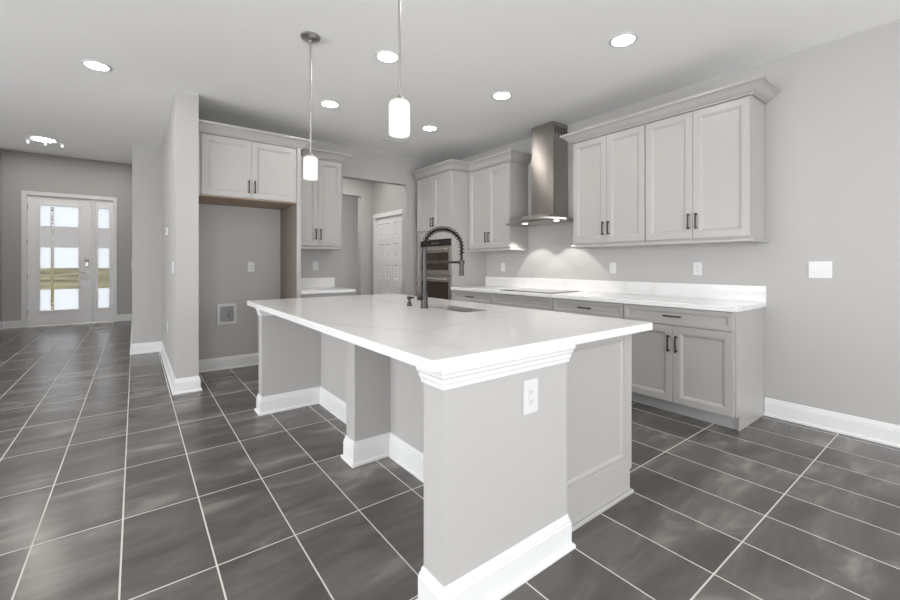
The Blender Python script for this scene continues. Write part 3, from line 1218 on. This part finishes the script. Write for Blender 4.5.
# ------------------------------------------------------------------ lights
LP = [((2.835, 1.62), 'recessed ceiling light at right, nearest the camera, by the four-door cabinets'),
      ((2.832, 2.87), 'recessed ceiling light in front of the range hood'),
      ((2.82, 4.085), 'recessed ceiling light before the oven tower, farthest of the right row'),
      ((1.583, 2.878), 'recessed ceiling light beside the rod of the near pendant'),
      ((1.584, 4.09), 'recessed ceiling light in front of the fridge alcove cabinets'),
      ((-0.249, 4.47), 'recessed ceiling light left of the wall end, over the walkway')]
t = thing('recessed_light', LP[0][1], 'ceiling light', (LP[0][0][0], LP[0][0][1], H), 0, 'round recessed ceiling lights')
MB().lathe([(0.098, -0.0002), (0.098, -0.004), (0.09, -0.007), (0.078, -0.007), (0.076, -0.004), (0.076, -0.0002)], (0, 0, 0), 'z', 40).build('trim_ring', M_plate, t, True)
MB().lathe([(0.0, -0.0055), (0.077, -0.0055), (0.077, -0.001)], (0, 0, 0), 'z', 40).build('lens', M_lens, t, True)
extra = [((1.583, 1.66), 'recessed ceiling light out of frame over the island'),
         ((2.05, 6.3), 'recessed ceiling light at the left of the hall'), ((2.75, 6.1), 'added recessed fill light in the hall by the panelled doors, out of view'), ((2.0, 7.7), 'recessed ceiling light at the left of the far hall'), ((2.6, 7.6), 'recessed ceiling light in the far hall'),  # the hall lights are unseen, added to brighten the hall
         ((-0.25, 1.9), 'recessed ceiling light out of frame at left')]
proto = t


def fill_lens(root):
    for ch in children_of(root):
        if ch.name.startswith('lens'):
            ch.material_slots[0].link = 'OBJECT'
            ch.material_slots[0].material = M_lens_fill


for (x, y), lab in LP[1:] + extra:
    c = copy_tree(proto)
    c.location = (x, y, H)
    c['label'] = lab
    if 'hall' in lab:
        fill_lens(c)
c = copy_tree(proto)  # two unseen lights added to brighten the front door and its wall
c.location = (-1.5, 10.35, 3.4)
c['label'] = 'added recessed fill light at left in the raised entry ceiling, out of view'
fill_lens(c)
c = copy_tree(proto)
c.location = (-0.5, 10.35, 3.4)
c['label'] = 'added recessed fill light at right in the raised entry ceiling, out of view'
fill_lens(c)

# entry fixture close to the foyer
t = thing('ceiling_fixture', 'bright round ceiling fixture with tiny spot heads near the front door', 'ceiling light', (-0.95, 7.5, H), 0)
MB().lathe([(0.13, -0.0002), (0.13, -0.012), (0.122, -0.016), (0.118, -0.016), (0.118, -0.0002)], (0, 0, 0), 'z', 40).build('trim_ring', M_plate, t, True)
MB().lathe([(0.0, -0.02), (0.10, -0.016), (0.118, -0.010), (0.118, -0.001)], (0, 0, 0), 'z', 40).build('lens', M_lens, t, True)
m = MB()
m.box(-0.185, 0.185, 0.145, 0.16, -0.012, -0.0002, 0.003)
m.build('bar', M_plate, t)
for x in (-0.165, 0.0, 0.165):
    MB().lathe([(0.0, -0.055), (0.012, -0.052), (0.017, -0.038), (0.014, -0.018), (0.006, -0.012)], (x, 0.152, 0), 'z', 16).build('spot_head', M_shade, t, True)

# pendants
t = thing('pendant_light', 'pendant lamp farther from the camera, its round ceiling plate in view', 'pendant lamp', (1.005, 2.966, H), 0,
          'white cylinder pendants over the island')
MB().lathe([(0.068, -0.0002), (0.068, -0.012), (0.06, -0.02), (0.03, -0.026), (0.012, -0.03), (0.012, -0.05), (0, -0.05)], (0, 0, 0), 'z', 32).build('canopy', M_nickel, t, True)
MB().lathe([(0.0065, -0.045), (0.0065, -0.86)], (0, 0, 0), 'z', 14).build('rod', M_nickel, t, True)
ZS = 1.834 - H
MB().lathe([(0.009, ZS + 0.185), (0.02, ZS + 0.18), (0.026, ZS + 0.17), (0.026, ZS + 0.1605), (0, ZS + 0.1605)], (0, 0, 0), 'z', 24).build('socket_cap', M_nickel, t, True)
MB().lathe([(0.027, ZS + 0.16), (0.042, ZS + 0.158), (0.048, ZS + 0.151), (0.05, ZS + 0.14), (0.05, ZS + 0.004), (0.048, ZS), (0.044, ZS + 0.003), (0.0, ZS + 0.008)], (0, 0, 0), 'z', 36).build('glass_shade', M_shade, t, True)
c = copy_tree(t)
c.location = (0.997, 1.697, H)
c['label'] = 'pendant lamp nearer the camera, its rod running out of the picture top'

# ceiling air vent
t = thing('air_vent', 'white ceiling air vent behind the near pendant shade', 'vent', (2.72, 4.72, H), 0)
m = MB()
m.box(-0.17, 0.17, -0.09, -0.07, -0.008, -0.0002, 0.002).box(-0.17, 0.17, 0.07, 0.09, -0.008, -0.0002, 0.002)
m.box(-0.17, -0.15, -0.07, 0.07, -0.008, -0.0002, 0.002).box(0.15, 0.17, -0.07, 0.07, -0.008, -0.0002, 0.002)
m.build('frame', M_plate, t)
m = MB()
for k in range(9):
    y = -0.064 + k * 0.016
    m.prism([(y - 0.006, -0.0005), (y + 0.004, -0.0095), (y + 0.006, -0.0085), (y - 0.004, -0.0005)], 'x', -0.15, 0.15)
m.build('slats', M_plate, t)


# ------------------------------------------------------------------ outlets and switches
def outlet(label, loc, rz, w=0.073, h=0.117, group=None):
    t = thing('outlet', label, 'outlet', loc, rz, 'white power outlets')
    MB().box(-w / 2, w / 2, -0.007, -0.0002, -h / 2, h / 2, 0.0025).build('plate', M_plate, t)
    r = MB().box(-0.0165, 0.0165, -0.0095, -0.0065, -0.033, 0.033, 0.001).build('receptacle', M_plate, t)
    for z in (-0.019, 0.019):
        for x, a, b in ((-0.0065, -0.005, 0.005), (0.0065, -0.004, 0.004), (0.0, -0.012, -0.008)):
            MB().box(x - 0.0012, x + 0.0012, -0.0099, -0.0094, z + a, z + b).build('slot', M_slot, r)
    return t


def switch(label, loc, rz, gangs, w, h=0.117):
    t = thing('light_switch', label, 'light switch', loc, rz, 'white light switches')
    MB().box(-w / 2, w / 2, -0.007, -0.0002, -h / 2, h / 2, 0.0025).build('plate', M_plate, t)
    for k in range(gangs):
        x = (k - (gangs - 1) / 2) * 0.046
        MB().prism([(-0.0065, -0.033), (-0.0115, -0.033), (-0.0085, 0.0), (-0.0085, 0.033), (-0.0065, 0.033)], 'x', x - 0.0165, x + 0.0165).build('rocker', M_plate, t)
    return t


outlet('white outlet on the near end of the island under the trim', (1.245, 1.105, 0.698), 0, 0.085, 0.135)
outlet('white outlet above the counter below the near two-door wall cabinet', (WX, 1.603, 1.182), RZ)
outlet('white outlet above the counter right of the range hood', (WX, 2.436, 1.182), RZ)
outlet('white outlet above the counter between oven tower and range hood', (WX, 4.093, 1.182), RZ)
outlet('white outlet inside the empty fridge alcove', (1.114, WB, 1.19), 0)
outlet('white outlet over the small counter by the fridge alcove', (1.90, WB, 1.20), 0)
outlet('white outlet low on the left side of the wall end', (0.305, 5.8, 0.49), RZ)
switch('white double rocker switch alone on the right wall', (WX, 0.76, 1.18), RZ, 2, 0.135, 0.127)
switch('white double switch on the left side of the wall end', (0.305, 4.93, 1.19), RZ, 2, 0.12)
switch('white switch on the entry side of the wall jog', (-0.03, 7.35, 1.22), RZ, 1, 0.073)
t = thing('thermostat', 'white thermostat high on the left side of the wall end', 'thermostat', (0.305, 5.8, 1.60), RZ)
MB().box(-0.06, 0.06, -0.022, -0.0002, -0.045, 0.045, 0.004).build('housing', M_plate, t)
MB().box(-0.035, 0.035, -0.023, -0.0215, -0.01, 0.028).build('display', M_slot, t)

# ice-maker water box in the alcove
t = thing('water_outlet_box', 'white framed recessed water valve box low in the fridge alcove', 'valve box', (0.852, WB, 0.643), 0)
m = MB()
m.box(-0.102, 0.102, -0.016, -0.0002, 0.088, 0.12, 0.002).box(-0.102, 0.102, -0.016, -0.0002, -0.12, -0.092, 0.002)
m.box(-0.102, -0.07, -0.016, -0.0002, -0.092, 0.088, 0.002).box(0.074, 0.102, -0.016, -0.0002, -0.092, 0.088, 0.002)
m.build('frame', M_plate, t)
MB().box(-0.07, 0.074, -0.003, -0.0003, -0.092, 0.088).build('back_plate', paint('box_grey', (0.33, 0.33, 0.34), 0.6), t)
m = MB()
m.tube([(0.04, -0.014, -0.09), (0.04, -0.014, 0.02)], 0.011, 12)
m.tube([(0.0, -0.014, -0.04), (0.04, -0.014, 0.0)], 0.009, 12)
m.lathe([(0.018, -0.008), (0.018, 0.008)], (0.04, -0.016, 0.035), 'z', 14)
m.build('valve', M_brass, t, True)

# ------------------------------------------------------------------ outside the front door
struct(MB().box(-12, 12, 11.48, 45, -0.25, -0.15).build('ground_outside', M_lawn), 'lawn outside the front door', 'lawn')
struct(MB().box(-2.3, 0.3, 11.48, 13.5, -0.15, -0.02).build('trim_1', M_pave), 'paved porch step', 'porch')
t = thing('house', 'grey house across the lawn seen through the door glass', 'house', (-4, 30, -0.15), 0)
MB().box(-9, 9, 0, 8, 0, 4.4).build('walls', M_stucco, t)
MB().prism([(-9.6, 4.4), (0, 7.5), (9.6, 4.4)], 'y', -0.5, 8.5).build('roof', M_roof, t)
t = thing('hedge', 'olive hedge on the lawn seen through the front door glass', 'hedge', (-2.5, 16.0, -0.15), 0)
m = MB().box(-5, 5, 0, 0.9, 0, 1.3)
bmesh.ops.subdivide_edges(m.bm, edges=m.bm.edges[:], cuts=20, use_grid_fill=True)
for v in m.bm.verts:
    if v.co.z > 0.02:
        v.co += Vector((random.uniform(-.06, .06), random.uniform(-.08, .08), random.uniform(-.05, .05)))
m.build('foliage', M_leaf, t)
